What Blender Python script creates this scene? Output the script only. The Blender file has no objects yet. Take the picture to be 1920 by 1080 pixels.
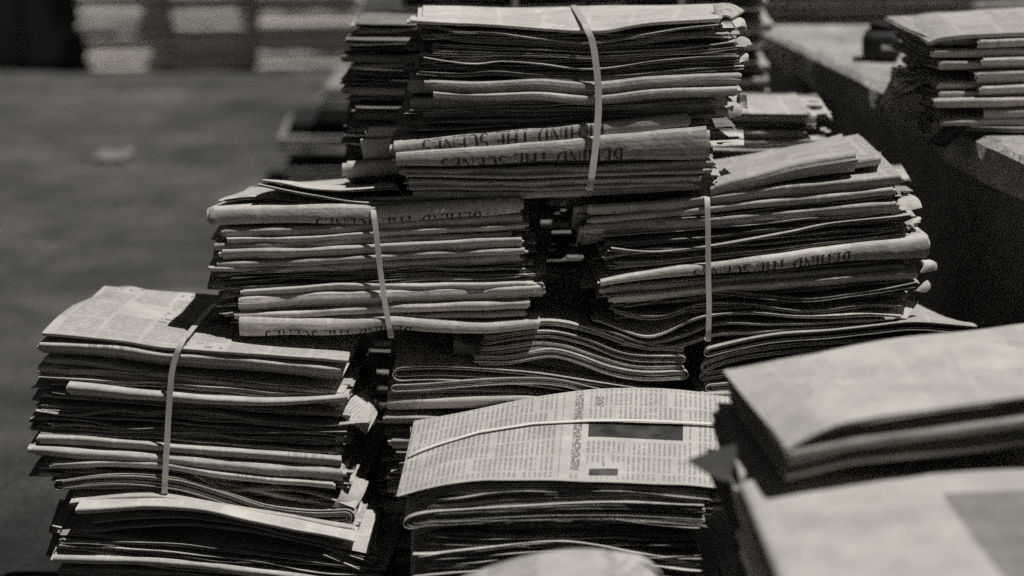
import bpy, math, random
import numpy as np
from mathutils import Vector, Matrix

# ------------------------------------------------------------------ camera, sky, sun
sc = bpy.context.scene
col = sc.collection
CAM_H, PITCH, FPX = 1.05, math.radians(15.3), 3409.0      # camera height, downward pitch, focal length in photo pixels
cam_d = bpy.data.cameras.new('camera')
cam = bpy.data.objects.new('camera', cam_d)
col.objects.link(cam)
cam.location = (0, 0, CAM_H)
cam.rotation_euler = (math.pi/2 - PITCH, 0, 0)
cam_d.sensor_width = 36.0
cam_d.lens = FPX/1920*36.0
cam_d.clip_start, cam_d.clip_end = 0.05, 400
cam_d.dof.use_dof = True
cam_d.dof.focus_distance = 2.14
cam_d.dof.aperture_fstop = 2.4
cam_d.dof.aperture_blades = 7
sc.camera = cam

SUN = Vector((0.36, -0.115, 0.925)).normalized()
w = bpy.data.worlds.new('World'); sc.world = w; w.use_nodes = True
nt = w.node_tree; nt.nodes.clear()
sky = nt.nodes.new('ShaderNodeTexSky'); sky.sky_type = 'NISHITA'; sky.sun_disc = False
sky.altitude = 1500; sky.air_density = 0.33; sky.dust_density = 0.12; sky.ozone_density = 1.0      # very clear air: a deep sky, hard shadows
sky.sun_elevation = math.asin(SUN.z); sky.sun_rotation = math.atan2(SUN.x, SUN.y)
hs = nt.nodes.new('ShaderNodeRGBToBW')      # black-and-white film
bg = nt.nodes.new('ShaderNodeBackground'); bg.inputs['Strength'].default_value = 0.05
wo = nt.nodes.new('ShaderNodeOutputWorld')
nt.links.new(sky.outputs[0], hs.inputs[0]); nt.links.new(hs.outputs[0], bg.inputs[0]); nt.links.new(bg.outputs[0], wo.inputs[0])
sun_d = bpy.data.lights.new('sun', 'SUN'); sun_d.energy = 5.0; sun_d.angle = math.radians(0.55); sun_d.color = (1.0, 0.99, 0.97)
sun = bpy.data.objects.new('sun', sun_d); col.objects.link(sun)
sun.rotation_euler = SUN.to_track_quat('Z', 'Y').to_euler()
vs = sc.view_settings
sc.display_settings.display_device = 'sRGB'
vs.view_transform = 'Standard'; vs.look = 'None'; vs.gamma = 1.0; vs.exposure = -0.3; vs.use_curve_mapping = False
sc.cycles.use_denoising = False            # the photograph is grainy film
sc.cycles.use_adaptive_sampling = True; sc.cycles.adaptive_threshold = 0.04; sc.cycles.adaptive_min_samples = 32
sc.cycles.max_bounces = 6

# ------------------------------------------------------------------ pixel measurements -> world
SP, CP = math.sin(PITCH), math.cos(PITCH)
def ray(px, py):
    u, v = (px-960)/FPX, -(py-540)/FPX
    return Vector((u, CP + v*SP, -SP + v*CP))
def on_z(px, py, z):
    d = ray(px, py); t = (z-CAM_H)/d.z
    return Vector((d.x*t, d.y*t, z))
def on_y(px, py, Y):
    d = ray(px, py); t = Y/d.y
    return Vector((d.x*t, Y, CAM_H + d.z*t))

# ------------------------------------------------------------------ materials
WARM = np.array([1.0, 0.944, 0.862])
def rgb(v): return (v*WARM[0], v*WARM[1], v*WARM[2], 1)
class NT:
    def __init__(s, name):
        s.m = bpy.data.materials.new(name); s.m.use_nodes = True
        s.t = s.m.node_tree; s.t.nodes.clear()
        s.out = s.t.nodes.new('ShaderNodeOutputMaterial')
        s.b = s.t.nodes.new('ShaderNodeBsdfPrincipled')
        s.t.links.new(s.b.outputs[0], s.out.inputs[0])
    def n(s, typ, **kw):
        nd = s.t.nodes.new(typ)
        for k, v in kw.items(): setattr(nd, k, v)
        return nd
    def put(s, sock, v):
        if v is None: return
        if hasattr(v, 'is_output'): s.t.links.new(v, sock)
        else: sock.default_value = v
    def math(s, op, a, b=None, c=None, clamp=False):
        nd = s.n('ShaderNodeMath', operation=op, use_clamp=clamp)
        for i, v in enumerate((a, b, c)): s.put(nd.inputs[i], v)
        return nd.outputs[0]
    def mix(s, f, a, b):
        nd = s.n('ShaderNodeMix', data_type='FLOAT')
        s.put(nd.inputs[0], f); s.put(nd.inputs[2], a); s.put(nd.inputs[3], b)
        return nd.outputs[0]
    def noise(s, vec, scale, detail=3, rough=0.55, dims='3D'):
        nd = s.n('ShaderNodeTexNoise', noise_dimensions=dims)
        nd.inputs['Scale'].default_value = scale; nd.inputs['Detail'].default_value = detail; nd.inputs['Roughness'].default_value = rough
        if vec is not None: s.t.links.new(vec, nd.inputs['Vector'])
        return nd.outputs['Fac']
    def white(s, x, y, z):
        c = s.n('ShaderNodeCombineXYZ'); s.put(c.inputs[0], x); s.put(c.inputs[1], y); s.put(c.inputs[2], z)
        nd = s.n('ShaderNodeTexWhiteNoise', noise_dimensions='3D'); s.t.links.new(c.outputs[0], nd.inputs['Vector'])
        return nd.outputs['Value']
    def band(s, v, lo, hi):
        return s.math('MULTIPLY', s.math('GREATER_THAN', v, lo), s.math('LESS_THAN', v, hi))
    def grey(s, val):
        c = s.n('ShaderNodeCombineColor')
        for i in range(3): s.put(c.inputs[i], s.math('MULTIPLY', val, float(WARM[i])))
        return c.outputs[0]
    def bump(s, h, strength, dist):
        b = s.n('ShaderNodeBump'); b.inputs['Strength'].default_value = strength; b.inputs['Distance'].default_value = dist
        s.t.links.new(h, b.inputs['Height']); s.t.links.new(b.outputs[0], s.b.inputs['Normal'])

def newsprint(name, turned=False, base=0.47, ink=0.30, pitch=0.0046, colw=0.05, rects=None, plain=0.0):
    s = NT(name)
    uv = s.n('ShaderNodeUVMap').outputs[0]
    sep = s.n('ShaderNodeSeparateXYZ'); s.t.links.new(uv, sep.inputs[0])
    u, v = sep.outputs[0], sep.outputs[1]
    if turned: u, v = v, u
    rnd = s.n('ShaderNodeObjectInfo').outputs['Random']
    off = s.math('MULTIPLY', rnd, 3.7)
    U = s.math('ADD', u, off); V = s.math('ADD', v, s.math('MULTIPLY', rnd, 1.9))
    cu = s.math('DIVIDE', U, colw)
    ci = s.math('FLOOR', cu); cf = s.math('FRACT', cu)
    cr = s.white(ci, 3.1, 7.7)
    bv = s.math('ADD', s.math('DIVIDE', V, 0.075), s.math('MULTIPLY', cr, 3.0))
    bi = s.math('FLOOR', bv); bf = s.math('FRACT', bv)
    cls = s.white(ci, bi, 1.3)
    incol = s.math('MULTIPLY', s.band(cf, 0.06, 0.95), s.band(bf, 0.04, 0.97))
    line = s.math('LESS_THAN', s.math('FRACT', s.math('DIVIDE', V, pitch)), 0.5)
    cw = s.n('ShaderNodeCombineXYZ'); s.put(cw.inputs[0], s.math('MULTIPLY', U, 170.0)); s.put(cw.inputs[1], s.math('FLOOR', s.math('DIVIDE', V, pitch)))
    wn = s.n('ShaderNodeMapRange'); s.put(wn.inputs[0], s.noise(cw.outputs[0], 1.0, 2, dims='2D')); wn.inputs[1].default_value = 0.30; wn.inputs[2].default_value = 0.52
    word = wn.outputs[0]
    text = s.math('MULTIPLY', s.math('MULTIPLY', line, word), incol)
    istext = s.math('LESS_THAN', cls, 0.66 - plain)
    isphoto = s.band(cls, 0.66, 0.80 - plain*0.1)
    ishead = s.band(cls, 0.80, 0.90 - plain*0.1)
    hv = s.math('LESS_THAN', s.math('FRACT', s.math('DIVIDE', V, 0.017)), 0.55)
    hw = s.n('ShaderNodeCombineXYZ'); s.put(hw.inputs[0], s.math('MULTIPLY', U, 90.0)); s.put(hw.inputs[1], s.math('FLOOR', s.math('DIVIDE', V, 0.017)))
    head = s.math('MULTIPLY', s.math('MULTIPLY', hv, incol), s.math('GREATER_THAN', s.noise(hw.outputs[0], 1.3, 2, dims='2D'), 0.5))
    cp = s.n('ShaderNodeCombineXYZ'); s.put(cp.inputs[0], U); s.put(cp.inputs[1], V)
    ph = s.math('MULTIPLY_ADD', s.noise(cp.outputs[0], 55, 4, 0.6), 1.1, 0.0, clamp=True)
    photo = s.math('MULTIPLY', incol, ph)
    inkv = s.math('ADD', s.math('MULTIPLY', s.math('MULTIPLY', text, istext), 0.62),
                  s.math('ADD', s.math('MULTIPLY', s.math('MULTIPLY', photo, isphoto), 0.55), s.math('MULTIPLY', s.math('MULTIPLY', head, ishead), 0.7)))
    if rects is None:                                   # white margin along the fold
        away = s.math('MULTIPLY_ADD', s.math('ABSOLUTE', sep.outputs[1]), 40.0, 0.42, clamp=True)
        inkv = s.math('MULTIPLY', inkv, away)
    else:                                               # a laid-out page: whole page of text, with blocks
        inkv = s.math('MULTIPLY', text, 0.66)
        x, y = sep.outputs[0], sep.outputs[1]
        for (x0, x1, y0, y1, val, kind) in rects:
            val = val*0.45/ink
            m = s.math('MULTIPLY', s.band(x, x0, x1), s.band(y, y0, y1))
            if kind == 'clear': nv = 0.0
            elif kind == 'dark': nv = s.math('MULTIPLY_ADD', s.noise(cp.outputs[0], 40, 3), -0.3*0.45/ink, val + 0.1*0.45/ink)
            elif kind == 'rule': nv = val
            else: nv = s.math('MULTIPLY', s.math('GREATER_THAN', s.noise(cp.outputs[0], 300, 2), 0.46), val)
            inkv = s.mix(m, inkv, nv)
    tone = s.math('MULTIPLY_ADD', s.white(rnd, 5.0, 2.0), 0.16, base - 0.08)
    geo = s.n('ShaderNodeNewGeometry')
    mpb = s.n('ShaderNodeMapping'); mpb.inputs['Scale'].default_value = (1, 1, 2.2); s.t.links.new(geo.outputs['Position'], mpb.inputs[0])
    blot = s.noise(mpb.outputs[0], 26, 5, 0.65)
    fine = s.noise(geo.outputs['Position'], 420, 2)
    tone = s.math('MULTIPLY', tone, s.math('MULTIPLY_ADD', blot, 0.75, 0.60))
    tone = s.math('MULTIPLY', tone, s.math('MULTIPLY_ADD', fine, 0.40, 0.80))
    val = s.math('MULTIPLY', tone, s.math('SUBTRACT', 1.0, s.math('MULTIPLY', inkv, ink/0.45)))
    s.put(s.b.inputs['Base Color'], s.grey(val))
    s.b.inputs['Roughness'].default_value = 0.85
    s.b.inputs['Specular IOR Level'].default_value = 0.2
    s.bump(s.math('ADD', s.noise(geo.outputs['Position'], 90, 4), s.math('MULTIPLY', s.noise(mpb.outputs[0], 22, 3), 1.6)), 0.45, 0.0022)
    return s.m

M = {}
M['paper'] = newsprint('newsprint')
M['turned'] = newsprint('newsprint_turned', turned=True, ink=0.28)
M['plain'] = newsprint('newsprint_plain', ink=0.2, plain=0.18, base=0.50)
M['bright'] = newsprint('newsprint_clean_page', base=0.57, ink=0.15, plain=0.1)
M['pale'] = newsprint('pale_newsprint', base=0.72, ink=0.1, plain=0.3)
M['shadepage'] = newsprint('newsprint_painted_shade', base=0.13, ink=0.2)  # near-black paper tone: the flap's shade put into its colour
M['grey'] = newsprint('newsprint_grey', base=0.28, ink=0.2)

def simple(name, val, rough=0.6, var=0.2, scale=30, bumpd=0.0, spec=0.3):
    s = NT(name)
    g = s.n('ShaderNodeNewGeometry')
    n = s.noise(g.outputs['Position'], scale, 4)
    s.put(s.b.inputs['Base Color'], s.grey(s.math('MULTIPLY', s.math('MULTIPLY_ADD', n, var*2, 1-var), val)))
    s.b.inputs['Roughness'].default_value = rough; s.b.inputs['Specular IOR Level'].default_value = spec
    if bumpd: s.bump(s.noise(g.outputs['Position'], scale*3, 5), 0.5, bumpd)
    return s.m
M['strap'] = simple('strap_plastic', 0.52, 0.32, 0.15, 60, 0, 0.5)
M['strap_white'] = simple('white_strap_plastic', 0.8, 0.25, 0.08, 60, 0, 0.5)
M['ink'] = simple('black_ink', 0.055, 0.7, 0.2, 200)
M['dark'] = simple('dark_rubber', 0.02, 0.6, 0.3, 40)
M['facet'] = simple('worn_grey_card', 0.2, 0.6, 0.3, 60)
M['wall'] = simple('plinth_concrete', 0.30, 0.9, 0.5, 14, 0.012)
M['greyboard'] = simple('grey_board', 0.12, 0.8, 0.3, 6)

def slab_mat():
    s = NT('worn_concrete')
    g = s.n('ShaderNodeNewGeometry').outputs['Position']
    mp = s.n('ShaderNodeMapping'); mp.inputs['Scale'].default_value = (1, 0.35, 1); s.t.links.new(g, mp.inputs[0])
    a = s.noise(g, 5, 6, 0.62); b = s.noise(g, 48, 4, 0.7); c = s.noise(mp.outputs[0], 24, 3)
    pit = s.math('GREATER_THAN', s.noise(g, 110, 2), 0.66)
    val = s.math('MULTIPLY', s.math('MULTIPLY_ADD', a, 0.55, 0.14), s.math('MULTIPLY_ADD', b, 1.0, 0.5))
    val = s.math('MULTIPLY', val, s.math('MULTIPLY_ADD', c, 0.7, 0.65))
    val = s.math('MULTIPLY', val, s.math('SUBTRACT', 1.0, s.math('MULTIPLY', pit, 0.5)))
    s.put(s.b.inputs['Base Color'], s.grey(val)); s.b.inputs['Roughness'].default_value = 0.9
    s.bump(s.noise(g, 35, 6, 0.7), 0.9, 0.016)
    return s.m
M['slab'] = slab_mat()
def ground_mat():
    s = NT('worn_asphalt')
    g = s.n('ShaderNodeNewGeometry').outputs['Position']
    mp = s.n('ShaderNodeMapping'); mp.inputs['Scale'].default_value = (0.5, 1.0, 1); s.t.links.new(g, mp.inputs[0])
    a = s.noise(mp.outputs[0], 1.9, 6, 0.62); b = s.noise(g, 6, 6, 0.7); c = s.noise(g, 90, 4, 0.8); d = s.noise(g, 420, 2, 0.6)
    val = s.math('MAXIMUM', s.math('MULTIPLY_ADD', a, 0.22, -0.044), 0.010)
    val = s.math('MULTIPLY', val, s.math('MAXIMUM', s.math('MULTIPLY_ADD', b, 2.6, -0.3), 0.25))
    val = s.math('MULTIPLY', val, s.math('MAXIMUM', s.math('MULTIPLY_ADD', c, 3.6, -0.8), 0.15))
    val = s.math('MULTIPLY', val, s.math('MULTIPLY_ADD', d, 0.9, 0.55))
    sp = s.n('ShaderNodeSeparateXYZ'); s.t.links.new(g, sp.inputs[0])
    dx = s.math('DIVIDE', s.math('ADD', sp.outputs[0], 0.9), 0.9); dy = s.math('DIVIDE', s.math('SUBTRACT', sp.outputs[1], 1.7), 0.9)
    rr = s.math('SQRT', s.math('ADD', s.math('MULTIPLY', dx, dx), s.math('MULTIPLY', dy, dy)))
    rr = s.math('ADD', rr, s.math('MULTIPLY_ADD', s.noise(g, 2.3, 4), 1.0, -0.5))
    left_dark = s.n('ShaderNodeMapRange', interpolation_type='SMOOTHSTEP'); s.put(left_dark.inputs[0], rr); left_dark.inputs[1].default_value = 0.55; left_dark.inputs[2].default_value = 2.0; left_dark.inputs[3].default_value = 0.42; left_dark.inputs[4].default_value = 1.25
    val = s.math('MULTIPLY', val, left_dark.outputs[0])  # ground colour darkest around the near left, lighter further out
    s.put(s.b.inputs['Base Color'], s.grey(val)); s.b.inputs['Roughness'].default_value = 0.75; s.b.inputs['Specular IOR Level'].default_value = 0.3
    h = s.math('ADD', s.noise(g, 160, 4, 0.7), s.math('MULTIPLY', s.noise(g, 420, 2), 0.6))
    s.bump(h, 0.8, 0.006)
    return s.m
M['ground'] = ground_mat()

# ------------------------------------------------------------------ mesh helpers
def tag(o, label=None, cat=None, group=None, kind=None):
    if label: o['label'] = label
    if cat: o['category'] = cat
    if group: o['group'] = group
    if kind: o['kind'] = kind
    return o
def empty(name, loc, yaw=0.0):
    o = bpy.data.objects.new(name, None); col.objects.link(o)
    o.location = loc; o.rotation_euler = (0, 0, yaw); o.empty_display_size = 0.1
    return o
class MB:
    """collects quads, with uv, for one mesh"""
    def __init__(s): s.v = []; s.f = []; s.uv = []; s.n = 0
    def add(s, verts, faces, uvs):
        s.v.append(np.asarray(verts, float).reshape(-1, 3)); s.f.append(np.asarray(faces, int) + s.n); s.uv.append(np.asarray(uvs, float).reshape(-1, 2))
        s.n += len(s.v[-1])
    def shell(s, P, uv, th):
        """closed thin sheet from grid P (a,b,3), thickness th"""
        P = np.asarray(P); a, b = P.shape[:2]
        ds = np.gradient(P, axis=0); dx = np.gradient(P, axis=1)
        N = np.cross(dx, ds); N /= np.linalg.norm(N, axis=2, keepdims=True) + 1e-12
        T, B = P + N*th/2, P - N*th/2
        idx = np.arange(a*b).reshape(a, b)
        q = np.stack([idx[:-1, :-1], idx[:-1, 1:], idx[1:, 1:], idx[1:, :-1]], -1).reshape(-1, 4)
        s.add(T, q, uv); s.add(B, q[:, ::-1], uv)
        rim = np.concatenate([idx[0, :], idx[1:, -1], idx[-1, -2::-1], idx[-2:0:-1, 0]])
        m = len(rim); Tr, Br, ur = T.reshape(-1, 3)[rim], B.reshape(-1, 3)[rim], np.asarray(uv).reshape(-1, 2)[rim]
        k = np.arange(m); k2 = (k+1) % m
        s.add(np.concatenate([Tr, Br]), np.stack([k, k+m, k2+m, k2], -1), np.concatenate([ur, ur])*0 + 9.123)
    def build(s, name, mat, parent=None, smooth=True):
        V = np.concatenate(s.v); F = np.concatenate(s.f); UV = np.concatenate(s.uv)
        me = bpy.data.meshes.new(name)
        me.vertices.add(len(V)); me.vertices.foreach_set('co', V.astype(np.float32).ravel())
        nf, k = F.shape
        me.loops.add(nf*k); me.loops.foreach_set('vertex_index', F.astype(np.int32).ravel())
        me.polygons.add(nf); me.polygons.foreach_set('loop_start', np.arange(0, nf*k, k, dtype=np.int32))
        me.polygons.foreach_set('use_smooth', np.full(nf, smooth))
        l = me.uv_layers.new(name='UVMap'); l.data.foreach_set('uv', UV[F.ravel()].astype(np.float32).ravel())
        me.update(calc_edges=True); me.materials.append(mat)
        o = bpy.data.objects.new(name, me); col.objects.link(o); o.parent = parent
        return o

def wob(x, rs, freq, amp):
    r = np.zeros_like(x)
    for k in range(3):
        r = r + np.sin(x*freq*(0.6 + 0.7*k)*(0.8 + 0.4*rs.rand()) + rs.rand()*6.28)/(k+1)
    return r*amp/1.6
def sstep(t): t = np.clip(t, 0, 1); return t*t*(3-2*t)
def curve(pts, X):
    """smooth curve through (x,z) points"""
    p = np.array(sorted(pts)); x, z = p[:, 0], p[:, 1]
    if len(x) == 2: return np.interp(X, x, z)
    h = np.diff(x); d = np.diff(z)/h
    m = np.zeros(len(x)); m[0], m[-1] = d[0], d[-1]
    for i in range(1, len(x)-1): m[i] = (d[i-1]*h[i] + d[i]*h[i-1])/(h[i]+h[i-1])
    Xc = np.clip(X, x[0], x[-1]); i = np.clip(np.searchsorted(x, Xc)-1, 0, len(x)-2); t = (Xc-x[i])/h[i]
    return ((1+2*t)*(1-t)**2)*z[i] + t*(1-t)**2*h[i]*m[i] + t*t*(3-2*t)*z[i+1] + t*t*(t-1)*h[i]*m[i+1]

# ------------------------------------------------------------------ serif capitals for the headlines (printed upside down on the folds)
def arc(cx, cy, rx, ry, a0, a1, w0, w1, n=9):
    out = []
    for i in range(n):
        for_a = [math.radians(a0 + (a1-a0)*(i+j)/n) for j in (0, 1)]
        ws = [w0 + (w1-w0)*math.sin(math.pi*(i+j)/n) for j in (0, 1)]
        p = []
        for a, ww in zip(for_a, ws):
            p.append(((cx+(rx)*math.cos(a), cy+ry*math.sin(a)), (cx+(rx-ww)*math.cos(a), cy+(ry-ww*0.6)*math.sin(a))))
        out.append([p[0][0], p[1][0], p[1][1], p[0][1]])
    return out
def bar(x0, y0, x1, y1):
    n = max(1, int(max(abs(x1-x0), abs(y1-y0))*6)); out = []
    for i in range(n):
        if abs(x1-x0) > abs(y1-y0):
            a, b = x0+(x1-x0)*i/n, x0+(x1-x0)*(i+1)/n; out.append([(a, y0), (b, y0), (b, y1), (a, y1)])
        else:
            a, b = y0+(y1-y0)*i/n, y0+(y1-y0)*(i+1)/n; out.append([(x0, a), (x1, a), (x1, b), (x0, b)])
    return out
def stem(x, w=.15): return bar(x, 0, x+w, 1) + bar(x-.07, 0, x+w+.07, .05) + bar(x-.07, .95, x+w+.07, 1)
GL = {
 'I': (.38, stem(.11)), 'H': (.82, stem(.08) + stem(.58) + bar(.23, .48, .58, .54)),
 'E': (.68, stem(.08) + bar(.23, 0, .6, .05) + bar(.23, .95, .6, 1) + bar(.23, .48, .46, .54) + bar(.55, 0, .6, .22) + bar(.55, .78, .6, 1) + bar(.42, .38, .47, .64)),
 'B': (.72, stem(.08) + arc(.23, .76, .34, .24, -90, 90, .05, .16) + arc(.23, .27, .4, .27, -90, 90, .05, .17)),
 'D': (.8, stem(.08) + arc(.23, .5, .48, .5, -90, 90, .05, .17)),
 'N': (.84, bar(.1, 0, .15, 1) + bar(.66, 0, .71, 1) + bar(.0, .95, .22, 1) + bar(.0, 0, .25, .05) + bar(.55, .95, .82, 1)
       + [[(.08+.56*i/6, 1-i/6), (.24+.5*i/6, 1-i/6), (.24+.5*(i+1)/6, 1-(i+1)/6), (.08+.56*(i+1)/6, 1-(i+1)/6)] for i in range(6)]),
 'T': (.74, bar(.29, 0, .44, .95) + bar(.04, .95, .69, 1) + bar(.22, 0, .51, .05) + bar(.04, .75, .09, .95) + bar(.64, .75, .69, .95)),
 'S': (.62, arc(.3, .74, .25, .26, 30, 270, .06, .15) + arc(.3, .26, .27, .26, 90, -150, .06, .16)),
 'C': (.74, arc(.4, .5, .36, .5, 45, 315, .05, .18, 14)), ' ': (.34, [])}

# ------------------------------------------------------------------ a bundle and its newspapers
class Bundle:
    def __init__(s, X, Y, z, yaw=0.0, D=0.27, seed=1, strapx=None, name='newspaper_bundle'):
        s.o = Vector((X, Y, z)); s.yaw = yaw; s.D = D
        s.ex = Vector((math.cos(yaw), math.sin(yaw), 0)); s.ey = Vector((-math.sin(yaw), math.cos(yaw), 0))
        s.root = empty(name, s.o, yaw)
        s.rs = np.random.RandomState(seed); s.strapx = strapx; s.prev = None; s.lean = 0.0; s.ztop = 0.0; s.res = 0.0095
    def px(s, x, y, ly=0.0):
        d = ray(x, y); c = Vector((0, 0, CAM_H)) - s.o
        t = (ly - c.dot(s.ey))/d.dot(s.ey); p = c + d*t
        return (p.dot(s.ex), p.z)
    def paper_px(s, kind, pts, th, sb=0.0, back=None, **kw):
        tav = th if not isinstance(th, tuple) else sum(th)/2
        if kind == 'F' and tav >= (17 if s.rs.rand() < .45 else 34) and not back and not kw.get('headline') and not kw.pop('whole', False):
            # thick wad: a main newspaper and a thinner one folded under it
            r = s.rs; f = r.uniform(.55, .7); t0 = th if isinstance(th, tuple) else (th, th)
            o = s.paper_px('F', pts, (t0[0]*f, t0[1]*f), sb, whole=True, **kw)
            x0, x1 = pts[0][0], pts[-1][0]
            low = [(x + (r.uniform(-16, 10) if x in (x0, x1) else 0), y + (t0[0] + (t0[1]-t0[0])*(x-x0)/(x1-x0))*(f+.03) + r.uniform(-1.2, 1.2)) for x, y in pts]
            kw2 = dict(kw); kw2['n'] = 3; kw2.pop('shear', None)
            s.paper_px('F', low, (t0[0]*(.95-f), t0[1]*(.95-f)), sb + r.uniform(.0, .004), whole=True, **kw2)
            return o
        kw.pop('whole', None)
        if s.lean: sb -= s.lean*max(0, s.ztop - s.px(*pts[len(pts)//2], 0)[1])
        if kind == 'F' and sb < .003: sb -= .004
        elif kind == 'O' and sb < 0: sb *= .4
        elif sb > .007: sb += .006
        L = [s.px(x, y, sb) for x, y in pts]
        k = (s.px(1000, 500, sb)[1] - s.px(1000, 501, sb)[1])
        th = th if isinstance(th, tuple) else (th, th)
        bk = [s.px(x, y, s.D) for x, y in back] if back else None
        return s.paper(kind, L, (th[0]*k, th[1]*k), sb, back=bk, **kw)
    def paper(s, kind, pts, th, sb=0.0, back=None, n=None, mat='paper', shear=None, slope=None, wav=1.0, fan=None, headline=None, jit=1.0, D=None, drop=0.0, lift=0.0, puff=0.0):
        rs = s.rs; D = D or s.D
        th = th if isinstance(th, tuple) else (th, th)
        xl, xr = pts[0][0], pts[-1][0]
        W = xr - xl
        nx = max(12, int(W/s.res))
        shear = rs.uniform(-.05, .05)*jit if shear is None else shear
        slope = rs.uniform(-.012, .012)*jit if slope is None else slope
        fan = rs.uniform(0.3, 1.0)*0.004 if fan is None else fan
        # back heights: straight fit of the front, kept below the paper above
        px_ = np.linspace(xl, xr, 12); cz = curve(pts, px_); A = np.polyfit(px_, cz, 1)
        tm = (th[0]+th[1])/2
        zl, zr = np.polyval(A, 0.0), np.polyval(A, 0.37)
        if s.prev is not None:
            zl, zr = min(zl, s.prev[0]), min(zr, s.prev[1])
        s.prev = (zl - tm*0.8 - 0.0006, zr - tm*0.8 - 0.0006)
        if lift: zl += lift; zr += lift
        hbL = tm*0.4
        ys_seed = rs.randint(1 << 30)
        wr = np.random.RandomState(ys_seed)
        ph = wr.rand(6)*6.28
        top_t = np.array([sb])
        def yfront(X):
            t = sb + slope*(X-(xl+xr)/2) + 0.0009*np.sin(X*31+ph[0]) + 0.0007*np.sin(X*83+ph[1])
            if s.strapx is not None and sb < 0.002 and not s.lean:
                g = np.exp(-((X-s.strapx)/0.03)**2); t = t*(1-g) + np.maximum(t, -0.004)*g
            return t
        def thick(X): return np.interp(X, [xl, xr], th)
        def zc(X, Yd, rel=0.0):
            """centre height at X, depth Yd behind the front"""
            zf = curve(pts, X) - thick(X)/2
            if back: zb = curve([(p[0], p[1]) for p in back], np.interp(X, [xl, xr], [back[0][0], back[-1][0]])) - tm/2
            else: zb = np.interp(X, [0, 0.37], [zl, zr]) - tm/2 if False else zl + (zr-zl)*X/0.37 - tm/2
            t = sstep((Yd-sb)/(D-sb)) if back else sstep((Yd-sb)/0.11)
            if back: t = 0.5*t + 0.5*np.clip((Yd-sb)/(D-sb), 0, 1)
            z = zf*(1-t) + zb*t
            und = (np.sin(X*17+ph[2])*np.sin(Yd*15+ph[3]) + 0.6*np.sin(X*41+Yd*22+ph[4]))*0.0010*wav
            z = z + und*np.clip((Yd-sb)/0.04, 0, 1)
            if puff: z = z + puff*np.sin(np.pi*np.clip((Yd-sb)/(D-sb), 0, 1))*np.exp(-((X-xl)/0.16)**2)
            if drop: z = z - drop*(1-sstep((Yd-sb)/0.03))
            return z
        def xpos(X, Yd):
            if back:
                t = np.clip((Yd-sb)/(D-sb), 0, 1)
                return X*(1-t) + np.interp(X, [xl, xr], [back[0][0], back[-1][0]])*t
            return X + shear*(Yd-sb)
        mb = MB()
        if kind == 'F':
            n = n or 4; pw = wr.uniform(.7, 1.0); slant = wr.uniform(.25, .75)
            if headline: pw, slant = .5, .03
            hw = wob(np.linspace(xl, xr, nx), wr, 34, .10) + wob(np.linspace(xl, xr, nx), wr, 9, .10)
            zw = wob(np.linspace(xl, xr, nx), wr, 50, .0005)
            for k in range(n):
                a_, b_ = (xl, xr) if k == 0 else (xl + wr.uniform(-.006, .004)*jit, xr + wr.uniform(-.004, .005)*jit)
                X = np.linspace(a_, b_, nx); q = 1 - k/n
                h = thick(X)/2*q*(1+hw); y0 = yfront(X) + k*0.0008; a = np.minimum(h*1.15, 0.012)
                rows, vv = [], []
                yb = [D + wr.uniform(-.004, .004), .19, .12, .07, .04, .02]
                acc = 0
                for y in yb:
                    t = sstep((y-sb)/0.09); hh = h*(1-t) + hbL*q*t
                    y_ = np.maximum(y, y0+a+.001)
                    rows.append((y_, zc(X, y_) + hh))
                for f in (90, 66, 44, 22, 0, -22, -44, -66, -90):
                    f = math.radians(f); c = abs(math.cos(f))**pw; sn = math.copysign(abs(math.sin(f))**(pw+.1), math.sin(f))
                    y_ = y0 + a - a*c + slant*h*(1-sn)*c; rows.append((y_, zc(X, np.maximum(y_, sb)) + h*sn + zw))
                for y in yb[::-1]:
                    t = sstep((y-sb)/0.09); hh = h*(1-t) + hbL*q*t
                    y_ = np.maximum(y, y0+a+.001)
                    rows.append((y_, zc(X, y_) - hh))
                e = np.minimum(X-a_, b_-X); ef = np.exp(-np.maximum(e, 0)/0.012)*wr.uniform(-1, 1)*fan*0.5*(0 if k == 0 else 1)
                P = np.array([np.stack([xpos(X, y), y, z + ef], -1) for y, z in rows])
                dl = np.linalg.norm(np.diff(P, axis=0), axis=2).mean(1); v = np.concatenate([[0], np.cumsum(dl)]); mid = len(yb)+4
                v = v[mid] - v
                uv = np.stack([np.broadcast_to(X, (len(rows), nx)), np.broadcast_to(v[:, None], (len(rows), nx))], -1)
                mb.shell(P, uv, 0.0005)
                if k == 0: outer = (X, P, v)
        elif kind == 'O':
            n = n or 5
            for k in range(n):
                a_, b_ = xl + wr.uniform(-.008, .006)*jit, xr + wr.uniform(-.006, .006)*jit
                if k == 0: a_, b_ = xl, xr
                X = np.linspace(a_, b_, nx)
                off = thick(X)/2*(1 - 2*(k+.5)/n)
                y0 = yfront(X) + wr.uniform(0, .004)*k/max(1, n-1)*2 - 0.001*wr.rand() + wob(X, wr, 60, .0008)
                wz = wob(X, wr, 26, 0.0007*wav)
                e = np.minimum(X-a_, b_-X); ef = np.exp(-np.maximum(e, 0)/0.02)*wr.uniform(-1, 1)*fan
                rows, vs_ = [], []
                for y in (0, .004, .012, .025, .045, .08, .13, .19, D+wr.uniform(-.004, .004)):
                    y_ = np.maximum(y0 + y, y0) if y < .05 else np.full(nx, y)
                    dd = sstep(y/.05)
                    rows.append(np.stack([xpos(X, y_), y_, zc(X, np.maximum(y_, sb)) + off*(1-dd*.4) + wz*(1-dd*.6) + ef], -1)); vs_.append(np.full(nx, y + .02))
                P = np.array(rows)[::-1]
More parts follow.
